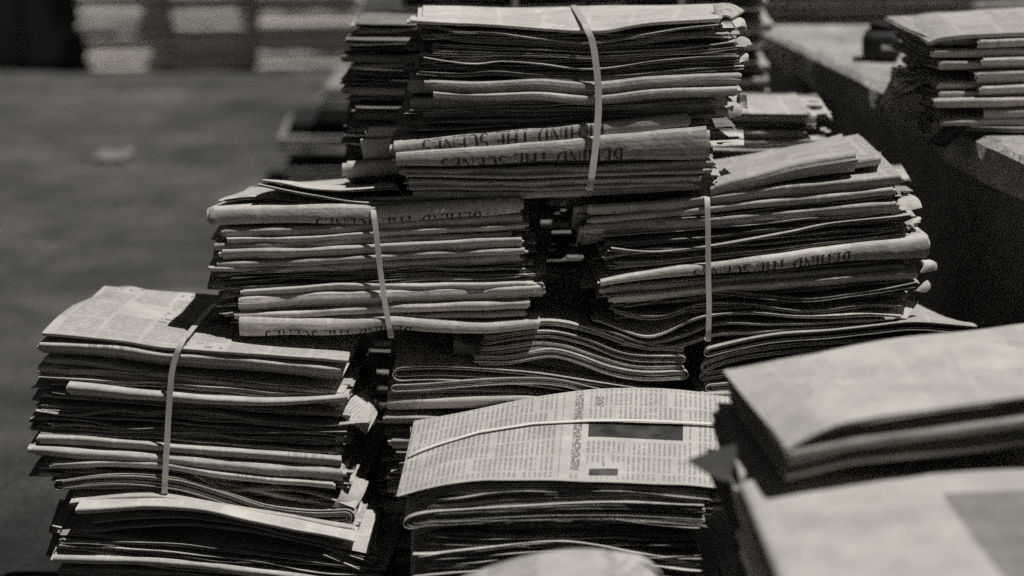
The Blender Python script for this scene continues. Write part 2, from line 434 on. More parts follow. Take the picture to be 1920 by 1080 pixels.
                uv = np.stack([np.broadcast_to(X, (len(rows), nx)), np.array(vs_)[::-1]], -1)
                mb.shell(P, uv, 0.0006)
        else:                                          # 'L' or 'R': fold on the left or right short end, open edges to the front
            n = n or 4
            for k in range(n):
                q = 1 - k/n; ins = k*0.0035 + wr.uniform(0, .002)
                e0 = xl + ins if kind == 'L' else xr - ins
                e1 = (xr if kind == 'L' else xl) + wr.uniform(-.004, .004)
                y0 = sb + k*0.0006 + wr.uniform(-.0012, .0012)
                sgn = 1 if kind == 'L' else -1
                a = min(0.5*tm*q*1.3, 0.014)
                tt = np.linspace(0, 1, nx)
                Xt = e1 + (e0 + sgn*a - e1)*tt
                fs = np.radians(np.array([60, 30, 0, -30, -60]))
                Xs = np.concatenate([Xt, e0 + sgn*(a - a*np.cos(fs)), Xt[::-1]])
                hs_ = np.concatenate([np.ones(nx), np.sin(fs), -np.ones(nx)])
                H = thick(Xs)/2*q*hs_
                wz = wob(Xs, wr, 22, 0.0006*wav)
                rows, vs_ = [], []
                for y in (0, .005, .02, .05, .1, .18, D):
                    y_ = y0 + y + wob(Xs, np.random.RandomState(k+7), 40, .0006) if y < .06 else np.full(len(Xs), y)
                    t = sstep(y/.1)
                    rows.append(np.stack([xpos(Xs, y_), y_, zc(Xs, np.maximum(y_, sb)) + H*(1-.3*t) + wz], -1)); vs_.append(np.full(len(Xs), y+.03 + (hs_ < 0)*.4))
                P = np.array(rows)
                if kind == 'L': P = P[::-1]; vs_ = vs_[::-1]
                uv = np.stack([np.broadcast_to(Xs, (len(rows), len(Xs))), np.array(vs_)], -1)
                mb.shell(P, uv, 0.0009)
        o = mb.build('newspaper', M[mat], s.root)
        if headline and kind == 'F':
            for (txt, xpx, size, vtop) in (headline if isinstance(headline, list) else [headline]):
                s.print_headline(o, outer, txt, xpx, size, vtop)
        if s.strapx is not None:
            pass
        return o
    def print_headline(s, parent, outer, txt, xright, size, vbase):
        """upside-down serif capitals lying on the paper, first letter at the right; vbase = height of the letters' feet above the fold's nose"""
        X, P, v = outer
        mb = MB(); cur = xright
        vo = v[::-1]
        T = np.gradient(P, axis=0); Q = np.gradient(P, axis=1); N = np.cross(Q, T); N /= np.linalg.norm(N, axis=2, keepdims=True)+1e-12
        def surf(x, vv):
            fi = np.interp(x, X, np.arange(len(X))); fj = len(v)-1-np.interp(vv, vo, np.arange(len(v)))
            i, j = min(int(fi), len(X)-2), min(max(int(fj), 0), len(v)-2); a, b = fi-i, fj-j
            def bl(G): return (G[j, i]*(1-a)+G[j, i+1]*a)*(1-b) + (G[j+1, i]*(1-a)+G[j+1, i+1]*a)*b
            return bl(P) - bl(N)*0.00055
        for ch in txt:
            wd, quads = GL[ch]
            for qd in quads:
                pts = [surf(cur - gx*size*0.92, vbase - gy*size) for gx, gy in qd]
                mb.add(pts, [[0, 1, 2, 3]], [(0, 0)]*4)
            cur -= wd*size*0.92
            if cur < X[0]+.01: break
        if mb.n: mb.build('headline', M['ink'], parent, smooth=False)
    def strap(s, front, width=0.0095, topz=None, y=-0.0068, name='strap', topx=None, under=True, lean0=0.0):
        """flat packing strap: over the top, down the front through pixel points, under the bundle"""
        s.lean0 = lean0
        fp = [s.px(a, b, y) for a, b in front]
        pts = []
        if topz is not None:
            x0, z0 = fp[0]
            tx = topx if topx is not None else x0
            for t in (1, .8, .6, .4, .2, .08):
                pts.append((x0 + (tx-x0)*t, max(.004, s.D*t), topz(t) + .0012))
            pts.append((x0, 0.003, z0 + .0005))
        zs = [p[1] for p in fp]; X = [p[0] for p in fp]
        for t in np.linspace(0, 1, 14):
            z = zs[0] + (zs[-1]-zs[0])*t
            x = np.interp(-z, [-q for q in zs], X)
            pts.append((x, y - .0008*math.sin(t*9) - s.lean0*max(0, s.ztop - z), z))
        if under:
            yl = pts[-1][1]; pts.append((X[-1], yl + .004, zs[-1]-.0035)); pts.append((X[-1], yl + .05, zs[-1]-.0035))
        P = np.array(pts); G = np.stack([P - [width/2, 0, 0], P - [width/6, 0, 0], P + [width/6, 0, 0], P + [width/2, 0, 0]], 1)
        mb = MB(); mb.shell(G[::-1], np.zeros(G.shape[:2]+(2,)), 0.0011)
        return mb.build(name, M['strap'], s.root)

def generic(X, Y, z, H, W=0.37, D=0.27, yaw=0.0, n=10, seed=1, kinds='FFOFL', strap=True, mats=('paper', 'paper', 'plain', 'turned'), recess=0.3, bulge=0.0, name='newspaper_bundle', rough=1.0, sheets=3, topkind='F'):
    """a strapped bundle whose newspapers are laid bottom to top with uneven ends and gaps"""
    B = Bundle(X, Y, z, yaw, D, seed, strapx=W*0.5, name=name)
    B.res = 0.019
    r = random.Random(seed)
    ths = [r.uniform(.6, 1.5) for _ in range(n)]; k = H/sum(ths); zt = H
    tilt = r.uniform(-.004, .004)
    for i in range(n):
        t = ths[i]*k; kd = r.choice(kinds) if i else topkind
        xa, xb = r.uniform(-.012, .010)*rough, W + r.uniform(-.012, .010)*rough
        sb = r.uniform(-.003, .004) if r.random() > recess else r.uniform(.006, .016)
        if i == 0: sb = 0
        amp = 0.003 if kd in 'O' else 0.0014
        f = 1 - i/n
        pts = [(xa + (xb-xa)*q, zt + tilt*(q-.5)*2*f + r.uniform(-1, 1)*amp + bulge*f*math.sin(q*math.pi)) for q in (0, .22, .42, .6, .8, 1)]
        B.paper(kd, pts, t*0.9, sb, mat=r.choice(mats), n=sheets, jit=rough)
        zt -= t
    if strap:
        mb = MB(); P = []
        for t in np.linspace(1, .05, 6): P.append((W*.5, D*t, H + bulge + .002))
        for t in np.linspace(0, 1, 8): P.append((W*.5 + .004*t, -.006, (H + bulge)*(1-t) + .001 - (.0 if t else .002)))
        P = np.array(P); wv = .009
        G = np.stack([P - [wv/2, 0, 0], P, P + [wv/2, 0, 0]], 1)
        mb.shell(G[::-1], np.zeros(G.shape[:2]+(2,)), .001); mb.build('strap', M['strap'], B.root)
    return B
def copy_tree(o, parent=None):
    c = o.copy(); col.objects.link(c); c.parent = parent
    for ch in o.children: copy_tree(ch, c)
    return c

# ------------------------------------------------------------------ setting: ground and raised platform
def grid_obj(name, x0, x1, y0, y1, z, mat, n=1):
    me = bpy.data.meshes.new(name)
    me.from_pydata([(x0, y0, z), (x1, y0, z), (x1, y1, z), (x0, y1, z)], [], [(0, 1, 2, 3)])
    me.materials.append(mat); o = bpy.data.objects.new(name, me); col.objects.link(o); return o
tag(grid_obj('ground', -150, 150, -20, 300, 0, M['ground']), kind='structure')

PZ = 0.62
e0, e1 = on_z(1450, 67, PZ), on_z(1913, 292, PZ)
ed = (e0-e1).normalized()                      # along the edge, away from the camera
en = Vector((ed.y, -ed.x, 0))                  # to the right, into the platform
plat = empty('platform', (e1.x, e1.y, 0))
tag(plat, 'low raised concrete platform with a dark side wall, right of the newspaper piles', 'platform')
base = Vector((e1.x, e1.y, 0))
def prism(name, corners, z0, z1, mat, parent, chip=None, seed=3, nseg=26):
    """slab with a slightly broken front edge; corners: two along the edge (near, far) then depth"""
    (a, b, dep) = corners
    r = np.random.RandomState(seed)
    t = np.linspace(0, 1, nseg)
    edge = np.array([(a + (b-a)*q) for q in t])[:, :2]
    inn = np.array([en.x, en.y])
    top_off = np.abs(r.normal(0, .006, nseg)) + .002 + .012*(r.rand(nseg) > .88); bot_off = np.abs(r.normal(0, .008, nseg)) + .002
    big = np.interp(t, np.linspace(0, 1, nseg//4+2), r.rand(nseg//4+2)); top_off = top_off + .022*np.clip(big-.55, 0, 1); bot_off = bot_off + .02*np.clip(.5-big, 0, 1)
    zt = z1 - np.abs(r.normal(0, .0015, nseg)) - .012*np.clip(big-.7, 0, 1)
    if chip is not None: top_off[chip] += .03; zt[chip] -= .012; bot_off[chip] += .012
    rows = [np.column_stack([edge + inn*dep, np.full(nseg, z0)]), np.column_stack([edge + inn*bot_off[:, None], np.full(nseg, z0)]),
            np.column_stack([edge + inn*0.0, np.full(nseg, z0*.6+z1*.4) + r.normal(0, .003, nseg)]),
            np.column_stack([edge + inn*top_off[:, None]*.4, z1 - .006 - top_off*.3]), np.column_stack([edge + inn*(top_off[:, None]+.006), zt]),
            np.column_stack([edge + inn*.06, np.full(nseg, z1)]), np.column_stack([edge + inn*dep, np.full(nseg, z1)])]
    V = np.concatenate(rows) - np.array([base.x, base.y, 0]); m = len(rows)
    F = []
    for j in range(m):
        j2 = (j+1) % m
        for i in range(nseg-1): F.append((j*nseg+i, j2*nseg+i, j2*nseg+i+1, j*nseg+i+1))
    F.append([j*nseg for j in range(m)][::-1]); F.append([j*nseg+nseg-1 for j in range(m)])
    me = bpy.data.meshes.new(name); me.from_pydata(V.tolist(), [], F); me.materials.append(mat); me.update()
    o = bpy.data.objects.new(name, me); col.objects.link(o); o.parent = parent
    return o
split = on_z(1716, 196, PZ)                     # joint between two slabs
far = e0 + ed*4.0; near = e1 - ed*1.4
prism('slab', (split + ed*.012, far, 2.6), PZ-.062, PZ, M['slab'], plat, chip=[0, 1], seed=4, nseg=130)
prism('slab', (near, split - ed*.012, 2.6), PZ-.060, PZ-.002, M['slab'], plat, chip=[-1, -2], seed=9, nseg=60)
prism('side_wall', (near + en*.07, far + en*.07, 2.5), 0, PZ-.0625, M['wall'], plat, seed=12, nseg=40)

# ------------------------------------------------------------------ the big central pile
def B_(Y, pxl, pxr_base, yaw=0, D=.27, seed=1, strap_px=None):
    """bundle whose front left-bottom corner is seen at pixel (pxl, base y) at distance Y"""
    p = on_y(pxl, pxr_base, Y)
    b = Bundle(p.x, p.y, p.z, yaw, D, seed)
    if strap_px: b.strapx = b.px(*strap_px)[0]
    return b

# --- top bundle
A = B_(2.10, 767, 362, 0, .27, 11, (1112, 150))
tag(A.root, 'topmost strapped newspaper bundle, upside-down headlines on its lower folds, crowning the central pile', 'newspaper bundle', 'newspaper bundles in the piles')
A.lean = .10; A.ztop = A.px(1100, 60)[1]
A.paper_px('F', [(772, 37), (860, 42), (1000, 50), (1095, 56), (1130, 56), (1200, 44), (1290, 37), (1348, 33)], 6, 0.0, back=[(770, 29), (920, 20), (1060, 14), (1370, 7)], mat='plain', n=3)
A.paper_px('O', [(790, 45), (820, 50), (860, 58), (920, 59), (1000, 70), (1100, 80), (1130, 78), (1200, 66), (1290, 50), (1348, 45)], 5, -.006, n=3, mat='plain', fan=.002)
A.paper_px('O', [(806, 58), (860, 69), (1000, 76), (1110, 86), (1230, 70), (1370, 57)], 11, .008, n=5)
A.paper_px('O', [(815, 85), (870, 86), (930, 89), (1020, 91), (1110, 96), (1200, 94), (1300, 88), (1385, 78)], 6, .001, n=3)
A.paper_px('O', [(813, 94), (900, 97), (1020, 99), (1110, 103), (1240, 97), (1320, 92), (1392, 84)], 9, .003, n=4)
A.paper_px('O', [(795, 105), (830, 112), (900, 118), (930, 114), (1000, 117), (1105, 129), (1130, 128), (1240, 113), (1330, 105), (1386, 103)], 6, -.007, n=3, mat='plain', fan=.002)
A.paper_px('O', [(800, 120), (900, 126), (1110, 136), (1240, 122), (1386, 114)], 9, .010, n=4)
A.paper_px('O', [(789, 131), (870, 136), (920, 132), (1000, 138), (1110, 143), (1180, 139), (1290, 127), (1388, 122)], 9, -.002, n=4, mat='plain')
A.paper_px('F', [(805, 151), (900, 154), (1010, 150), (1110, 157), (1230, 145), (1388, 138)], (38, 42), -.003, mat='paper', shear=0)
A.lean = 0.02
A.paper_px('F', [(767, 150), (1380, 160)], 22, .020, n=4, shear=0)
A.paper_px('F', [(775, 184), (1000, 186), (1360, 182)], 24, .012, n=4)
A.paper_px('F', [(792, 212), (1000, 214), (1360, 204)], 18, .016, n=4)
A.paper_px('F', [(738, 268), (900, 252), (1000, 243), (1100, 231), (1292, 214)], (24, 30), -.004, n=5, headline=('BEHIND THE SCENES', A.px(1134, 240)[0], .0205, .0095), shear=-.02)
A.paper_px('F', [(742, 288), (860, 280), (1000, 266), (1110, 255), (1325, 238)], (22, 62), -.010, n=6, headline=('BEHIND THE SCENES', A.px(1168, 290)[0], .0205, -.0005), shear=0)
A.paper_px('F', [(752, 318), (1000, 316), (1110, 312), (1340, 302)], (14, 24), .001, n=4)
A.paper_px('F', [(766, 338), (1000, 340), (1110, 336), (1308, 330)], 18, .002, n=4)
A.paper_px('F', [(782, 358), (1000, 360), (1306, 346)], 12, .010, n=4)
A.strap([(1098, 48), (1112, 78), (1121, 150), (1122, 200), (1116, 270), (1105, 346)], .0078, topz=lambda t, z0=A.px(1098, 50)[1], z1=A.px(1070, 14, A.D)[1]: z0 + (z1-z0)*t + .0012, topx=A.px(1090, 30)[0], lean0=.115)

# --- middle row, left
Bm = B_(2.10, 445, 637, 0, .24, 21, (712, 500))
tag(Bm.root, 'middle-row bundle on the left with curled loose pages on top, leaning over the front stack', 'newspaper bundle', 'newspaper bundles in the piles')
Bm.lean = .085; Bm.ztop = Bm.px(700, 390)[1]
Bm.paper_px('O', [(490, 336), (530, 341), (570, 349), (620, 354), (740, 350)], 7, .004, n=2, mat='plain', back=[(530, 342), (620, 336), (740, 330)], fan=.001)
Bm.paper_px('O', [(484, 343), (540, 355), (600, 366), (650, 374), (760, 380)], 8, -.002, n=2, mat='plain', fan=.001, back=[(525, 346), (620, 340), (760, 336)])
Bm.paper_px('O', [(418, 374), (470, 368), (560, 376), (700, 383), (940, 368)], 7, .012, n=3, fan=.006, back=[(470, 350), (620, 345), (940, 330)])
Bm.paper_px('F', [(640, 376), (800, 366), (965, 355)], 22, .012, n=4)
Bm.paper_px('F', [(392, 388), (450, 385), (600, 385), (700, 386), (860, 378), (975, 371)], (40, 28), -.002, n=5, back=[(450, 358), (700, 350), (940, 335)], headline=('BEHIND THE SCENES', Bm.px(905, 400)[0], .019, -.004), shear=0)
Bm.prev = (Bm.px(445, 425)[1], Bm.px(980, 398)[1])
Bm.paper_px('F', [(420, 430), (560, 427), (700, 419), (980, 402)], (28, 27), .0, n=5, shear=.0)
Bm.paper_px('F', [(402, 457), (560, 451), (697, 445), (960, 436)], 14, .004, n=4)
Bm.paper_px('F', [(416, 469), (560, 465), (700, 459), (978, 446)], (36, 30), -.001, n=5)
Bm.paper_px('F', [(395, 500), (560, 500), (700, 492), (975, 477)], (8, 22), .006, n=4)
Bm.paper_px('O', [(408, 514), (470, 508), (510, 506), (550, 500), (590, 496), (630, 503), (705, 508), (770, 500), (850, 504), (985, 503)], 7, .002, n=3, shear=-.05)
Bm.paper_px('O', [(395, 530), (470, 524), (520, 520), (560, 516), (620, 519), (700, 516), (800, 511), (900, 514), (1005, 513)], 7, .005, n=3, shear=-.09)
Bm.paper_px('O', [(430, 537), (560, 533), (700, 525), (860, 517), (920, 522), (1012, 514)], 8, .008, n=4, shear=.06)
Bm.paper_px('F', [(455, 545), (560, 538), (640, 533), (700, 534), (1000, 531)], 12, .003, n=4)
Bm.paper_px('F', [(450, 560), (560, 552), (700, 548), (1018, 536)], (30, 24), .0, n=5)
Bm.paper_px('F', [(446, 589), (560, 583), (700, 575), (990, 563)], (14, 18), .004, n=4)
Bm.paper_px('F', [(470, 602), (700, 592), (985, 584)], 10, .010, n=4)
Bm.paper_px('F', [(448, 599), (600, 602), (680, 602), (722, 597), (800, 603), (900, 609), (1010, 604)], (32, 14), -.002, n=5, headline=('BEHIND THE SCENES', Bm.px(775, 615)[0], .017, -.002), shear=0)
Bm.strap([(700, 395), (705, 430), (713, 500), (722, 560), (734, 624)], .0064, topz=lambda t, z0=Bm.px(700, 380)[1]: z0 - .003 + .006*t, lean0=.085)

# --- middle row, right
C = B_(2.10, 1110, 650, 0, .27, 31, (1326, 480))
tag(C.root, 'middle-row bundle on the right, half in shadow, with a big bright folded flap on top', 'newspaper bundle', 'newspaper bundles in the piles')
C.lean = .07; C.ztop = C.px(1400, 360)[1]
C.paper_px('F', [(1340, 346), (1420, 325), (1520, 300), (1606, 286)], (24, 34), -.002, back=[(1362, 300), (1450, 281), (1530, 260), (1578, 247)], mat='plain', n=4)
C.paper_px('F', [(1352, 350), (1500, 318), (1645, 294)], 16, .014, n=5, back=[(1372, 304), (1530, 270), (1652, 284)])
C.paper_px('F', [(1105, 386), (1200, 380), (1320, 368), (1440, 352), (1550, 342), (1690, 328)], (34, 40), .0, n=5, shear=0)
C.paper_px('F', [(1085, 388), (1300, 384), (1640, 362)], (24, 20), .012, n=4)
C.paper_px('F', [(1096, 424), (1300, 411), (1440, 399), (1600, 386), (1680, 380)], (22, 20), .002, n=5)
C.paper_px('O', [(1146, 466), (1220, 470), (1320, 462), (1400, 449), (1480, 434), (1560, 419), (1710, 404)], 6, -.010, n=3, mat='plain', lift=.006, fan=.002, shear=0)
C.paper_px('O', [(1150, 478), (1320, 470), (1440, 452), (1600, 430), (1720, 416)], 12, .012, n=6, fan=.006)
C.paper_px('O', [(1148, 492), (1240, 488), (1320, 478), (1440, 468), (1560, 452), (1700, 438)], 9, .003, n=4)
C.paper_px('F', [(1126, 526), (1180, 515), (1320, 496), (1440, 481), (1600, 457), (1742, 444)], (10, 44), -.002, n=6, headline=('BEHIND THE SCENES', C.px(1592, 500)[0], .018, .0025), shear=0)
C.paper_px('F', [(1130, 540), (1320, 526), (1500, 510), (1700, 497)], 13, .006, n=4)
C.paper_px('F', [(1150, 556), (1320, 540), (1480, 527), (1722, 509)], 15, .003, n=5)
C.paper_px('O', [(1176, 568), (1220, 562), (1260, 549), (1325, 544), (1420, 551), (1500, 559), (1600, 549), (1722, 528)], 8, -.002, n=4)
C.paper_px('O', [(1146, 578), (1190, 590), (1240, 591), (1320, 568), (1400, 569), (1520, 581), (1620, 570), (1690, 570)], 9, .0, n=4, wav=1.3)
C.paper_px('O', [(1118, 598), (1160, 614), (1210, 629), (1320, 591), (1400, 585), (1500, 592), (1640, 588), (1690, 590)], 9, -.004, n=4, mat='plain')
C.paper_px('O', [(1106, 612), (1150, 622), (1210, 642), (1280, 628), (1325, 611), (1450, 606), (1660, 598)], 9, .002, n=4)
C.paper_px('O', [(1170, 640), (1230, 652), (1290, 642), (1325, 629), (1420, 620), (1640, 608)], 10, .005, n=5)
C.strap([(1326, 372), (1327, 430), (1327, 500), (1328, 570), (1326, 630)], .0064, topz=lambda t, z0=C.px(1326, 372)[1]: z0 + .003 + .004*t, lean0=.07)

# --- third row centre: open wavy newspapers folded on their short ends
F3 = B_(2.097, 735, 800, 0, .27, 41)
tag(F3.root, 'shadowed bundle of wavy newspapers folded at their right ends, under the middle row', 'newspaper bundle', 'newspaper bundles in the piles')
F3.lean = .09; F3.ztop = F3.px(1030, 610)[1]
F3.paper_px('R', [(930, 616), (975, 606), (1040, 602), (1100, 614), (1180, 640), (1285, 652)], 8, .002, n=2)
F3.paper_px('R', [(910, 636), (970, 626), (1030, 622), (1100, 637), (1160, 660), (1288, 668)], 12, -.001, n=2)
F3.paper_px('R', [(905, 654), (950, 650), (1000, 643), (1060, 648), (1120, 668), (1180, 685), (1284, 686)], 13, .0, n=3)
F3.paper_px('R', [(895, 668), (950, 668), (1000, 660), (1030, 656), (1090, 669), (1130, 684), (1200, 698), (1292, 696)], 16, -.004, n=3, mat='plain')
F3.paper_px('F', [(850, 640), (950, 660), (1240, 712)], 30, .035, n=3)
F3.paper_px('L', [(735, 689), (800, 686), (880, 689), (1000, 698), (1120, 716), (1270, 740)], 26, -.002, n=2)
F3.paper_px('L', [(732, 722), (800, 720), (880, 714), (960, 709), (1050, 712), (1120, 728), (1270, 752)], 12, -.003, n=3, mat='plain')
F3.paper_px('L', [(726, 734), (900, 732), (1100, 745), (1270, 768)], 14, .008, n=3)
F3.paper_px('F', [(728, 750), (830, 746), (960, 743), (1270, 780)], 26, .0, n=4)
for i, yy in enumerate((782, 806, 824, 846, 872, 890, 915)):
    F3.paper_px('O' if i % 2 else 'F', [(722 + (i*37) % 30, yy), (900, yy+2), (1270, yy+20)], 18, .002 + .004*(i % 3), n=4)

# bottom of that column, seen only past the left end of the printed front bundle
zb = on_y(735, 935, 2.118).z
gb = generic(on_y(735, 935, 2.118).x, 2.118, 0.002, zb-.004, W=.36, seed=77, n=11, kinds='FFO')
tag(gb.root, 'lowest bundle of the central pile, hidden behind the printed front bundle', 'newspaper bundle', 'newspaper bundles in the piles')

# --- right neighbour in the third row, folds on the left end
K = B_(2.084, 1316, 730, 0.0, .27, 51)
tag(K.root, 'bundle with left-end folds and a pale sloping page, under the right middle bundle', 'newspaper bundle', 'newspaper bundles in the piles')
K.lean = .07; K.ztop = K.px(1400, 640)[1]
K.paper_px('L', [(1318, 656), (1350, 648), (1440, 630), (1560, 620), (1640, 611), (1700, 604), (1830, 612)], 15, -.002, n=2, back=[(1318, 628), (1440, 610), (1560, 600), (1660, 585), (1700, 560), (1790, 596)], mat='plain')
K.paper_px('L', [(1312, 684), (1345, 670), (1440, 650), (1560, 640), (1800, 632)], 18, .001, n=3, back=[(1312, 656), (1440, 640), (1560, 630), (1660, 620), (1800, 612)])
K.paper_px('L', [(1310, 700), (1360, 692), (1450, 676), (1800, 650)], 15, .003, n=3, back=[(1312, 676), (1440, 660), (1560, 650), (1660, 640), (1800, 632)])
K.prev = (K.px(1316, 722)[1], K.px(1816, 690)[1])
K.paper_px('L', [(1322, 722), (1450, 712), (1800, 680)], 14, .004, n=3)
for i in range(9):
    K.paper_px('FOL'[i % 3], [(1316 + (i*13) % 16, 740 + i*19), (1500, 733 + i*19), (1800, 720 + i*19)], 17, .001 + .004*(i % 2), n=3)
zb = on_y(1316, 915, 2.118).z
gb = generic(on_y(1316, 900, 2.118).x, 2.118, 0.002, zb-.004, W=.36, seed=78, n=10, kinds='FFO')
tag(gb.root, 'lowest bundle of the right column, hidden behind the blurred front bundles', 'newspaper bundle', 'newspaper bundles in the piles')

# --- left front stack
D_ = B_(2.035, 82, 935, 0, .25, 61, (316, 780))
tag(D_.root, 'strapped bundle topping the front left stack, its printed top page bulging at the left', 'newspaper bundle', 'newspaper bundles in the piles')
D_.lean = .07; D_.ztop = D_.px(320, 660)[1]
D_.paper_px('F', [(78, 626), (200, 636), (320, 651), (345, 653), (500, 665), (652, 674)], 6, .0, back=[(196, 548), (222, 538), (300, 552), (420, 580), (672, 632)], n=3, shear=0, puff=.010)
D_.prev = (D_.px(82, 640)[1], D_.px(660, 680)[1])
D_.paper_px('F', [(74, 644), (200, 650), (320, 664), (420, 671), (632, 688)], (22, 30), -.003, n=6, shear=.08)
D_.paper_px('F', [(84, 672), (200, 684), (310, 703), (480, 722), (640, 736)], 10, .006, n=4, shear=.05)
D_.paper_px('F', [(76, 687), (200, 696), (310, 712), (480, 733), (645, 746)], 16, .008, n=4)
D_.paper_px('F', [(128, 720), (200, 727), (310, 738), (420, 748), (500, 751), (652, 744)], (24, 8), -.003, n=4, mat='plain', shear=0)
D_.paper_px('O', [(64, 716), (90, 722), (122, 734), (200, 740), (640, 764)], 10, .012, n=3, fan=.008)
D_.paper_px('O', [(66, 770), (150, 776), (200, 769), (235, 768), (280, 774), (310, 771), (420, 778), (470, 785), (600, 796), (690, 792)], 7, -.003, n=3, fan=.003)
D_.paper_px('O', [(60, 782), (180, 790), (210, 798), (310, 801), (400, 806), (560, 808), (650, 806)], 8, -.001, n=3, shear=-.06)
D_.paper_px('O', [(70, 800), (310, 812), (655, 822)], 12, .010, n=6, shear=.04)
D_.paper_px('F', [(72, 818), (160, 823), (310, 834), (480, 848), (640, 861)], 18, .001, n=5, shear=-.08)
D_.paper_px('F', [(60, 838), (200, 848), (310, 856), (480, 871), (642, 882)], (18, 26), -.001, n=6, shear=-.04)
D_.paper_px('F', [(98, 870), (200, 867), (310, 871), (345, 876), (420, 888), (625, 906)], 12, .0, n=4)
D_.paper_px('O', [(338, 876), (375, 896), (412, 916), (480, 916), (560, 918), (610, 930), (664, 952)], 7, -.012, n=3, mat='plain', shear=.1, lift=.004, fan=.002)
D_.paper_px('F', [(70, 888), (200, 884), (340, 894), (640, 950)], 10, .012, n=5)
D_.paper_px('R', [(110, 902), (160, 894), (300, 893), (330, 897), (420, 922), (500, 948), (570, 958), (668, 956)], (18, 34), -.001, n=4, shear=0)
D_.paper_px('O', [(100, 914), (300, 917), (400, 940), (500, 966), (560, 984), (668, 980)], 8, .003, n=4)
D_.strap([(342, 640), (330, 665), (322, 700), (317, 780), (314, 860), (312, 916)], .0068, topz=lambda t, z0=D_.px(342, 642)[1], z1=D_.px(352, 562, D_.D)[1]: z0 + (z1-z0)*t + .004*math.sin(3.1*t) + .001, topx=D_.px(354, 615)[0], lean0=.07)

zE = D_.o.z
E = B_(1.995, 110, 1250, 0, .24, 71, None)
E.root.location.z = 0.0; E.o.z = 0.0
tag(E.root, 'lower bundle of the front left stack, dark with a few bright page edges', 'newspaper bundle', 'newspaper bundles in the piles')
E.lean = .06; E.ztop = E.px(300, 950)[1]
E.paper_px('F', [(138, 940), (300, 930), (400, 946), (660, 990)], 12, .012, n=4)
E.paper_px('F', [(144, 955), (220, 950), (330, 949), (400, 957), (480, 976), (660, 1012)], (13, 6), -.003, n=4, mat='plain', shear=0)
E.paper_px('O', [(172, 978), (250, 972), (330, 969), (420, 978), (520, 998), (690, 1034)], 6, -.001, n=3, fan=.002)
E.paper_px('O', [(150, 996), (260, 987), (330, 982), (450, 990), (520, 1003), (700, 1046)], 7, .001, n=3)
E.paper_px('O', [(118, 1008), (175, 1016), (230, 1016), (310, 1018), (420, 1029), (560, 1048), (715, 1064)], 7, -.002, n=3, shear=.1)
E.paper_px('O', [(112, 1026), (270, 1030), (400, 1042), (500, 1054), (560, 1066), (712, 1080)], 8, -.001, n=3, shear=.08)
for i in range(9):
    E.paper_px('FOF'[i % 3], [(100 + (i*17) % 25, 1045 + i*19), (300, 1050 + i*20), (500, 1072 + i*19), (690 + (i*11) % 20, 1094 + i*17)], 16, .001 + .003*(i % 3), n=4)

# --- printed bundle at the bottom centre
G = B_(1.84, 748, 1160, 0, .24, 81)
G.root.location.z = 0.10; G.o.z = 0.10
tag(G.root, 'front bundle whose top page shows columns of text and a dark picture, strapped lengthwise', 'newspaper bundle', 'newspaper bundles in the piles')
def gx(px): return G.px(px, 850, .1)[0]
rects = [(gx(1034), gx(1052), 0, 1, 0, 'clear'), (gx(1040), gx(1042), 0, 1, .35, 'rule'), (gx(1062), gx(1078), .03, .25, .6, 'grey'), (gx(1052), gx(1061), 0, 1, 0, 'clear'), (gx(1079), gx(1088), 0, 1, 0, 'clear'),
         (gx(1084), gx(1270), .108, .172, 0, 'clear'), (gx(1090), gx(1264), .118, .162, .95, 'dark'),
         (gx(1090), gx(1158), .012, .052, 0, 'clear'), (gx(1096), gx(1148), .017, .036, .88, 'dark'), (gx(1120), gx(1123), .042, .052, .7, 'rule'),
         (gx(1098), gx(1116), .205, .238, .6, 'grey'), (-1, 2, .262, 1, 0, 'clear'), (-1, 2, -1, .008, 0, 'clear')]
rects = [(a, b, c*.916+.02, d*.916+.02, e, f) for a, b, c, d, e, f in rects]
M['page'] = newsprint('newsprint_front_page', turned=True, ink=.27, pitch=.0056, colw=.041, rects=rects, base=.45)
G.paper_px('O', [(746, 930), (790, 917), (840, 906), (900, 900), (1000, 899), (1100, 900), (1220, 906), (1345, 914), (1395, 918)], 5, -.002, n=2, mat='page', back=[(776, 790), (900, 766), (1030, 741), (1120, 728), (1180, 727), (1345, 738), (1392, 744)], wav=1.0, shear=0, fan=.0, jit=.3)
G.lean = .10; G.ztop = G.px(1000, 905)[1]
G.prev = (G.px(748, 928)[1], G.px(1345, 925)[1])
G.paper_px('L', [(775, 932), (820, 916), (900, 910), (1000, 908), (1200, 914), (1340, 922)], 14, .001, n=3, mat='plain')
G.paper_px('O', [(772, 932), (810, 936), (850, 934), (920, 924), (1000, 920), (1060, 924), (1130, 920), (1330, 934)], 7, -.001, n=3)
G.paper_px('L', [(800, 948), (860, 944), (950, 934), (1100, 928), (1200, 926), (1330, 940)], 16, .002, n=3)
G.paper_px('L', [(754, 972), (800, 962), (850, 958), (1000, 949), (1150, 944), (1320, 949)], (26, 40), -.003, n=5, mat='plain')
G.paper_px('O', [(775, 996), (840, 984), (920, 976), (1000, 972), (1060, 975), (1120, 968), (1170, 974), (1250, 985), (1325, 989)], 7, -.006, n=3, mat='plain')
G.paper_px('L', [(806, 1002), (1000, 985), (1320, 1000)], 16, .012, n=3)
G.paper_px('L', [(800, 1018), (900, 1008), (1060, 1000), (1320, 1020)], 14, .014, n=3)
G.paper_px('O', [(785, 1038), (860, 1032), (950, 1023), (1060, 1015), (1120, 1022), (1250, 1044), (1330, 1050)], 8, -.006, n=4, mat='plain')
G.paper_px('O', [(800, 1048), (900, 1042), (1060, 1030), (1200, 1040), (1330, 1062)], 8, -.004, n=3)
G.paper_px('O', [(800, 1064), (870, 1056), (1000, 1044), (1200, 1056), (1330, 1074)], 8, -.006, n=4, mat='plain')
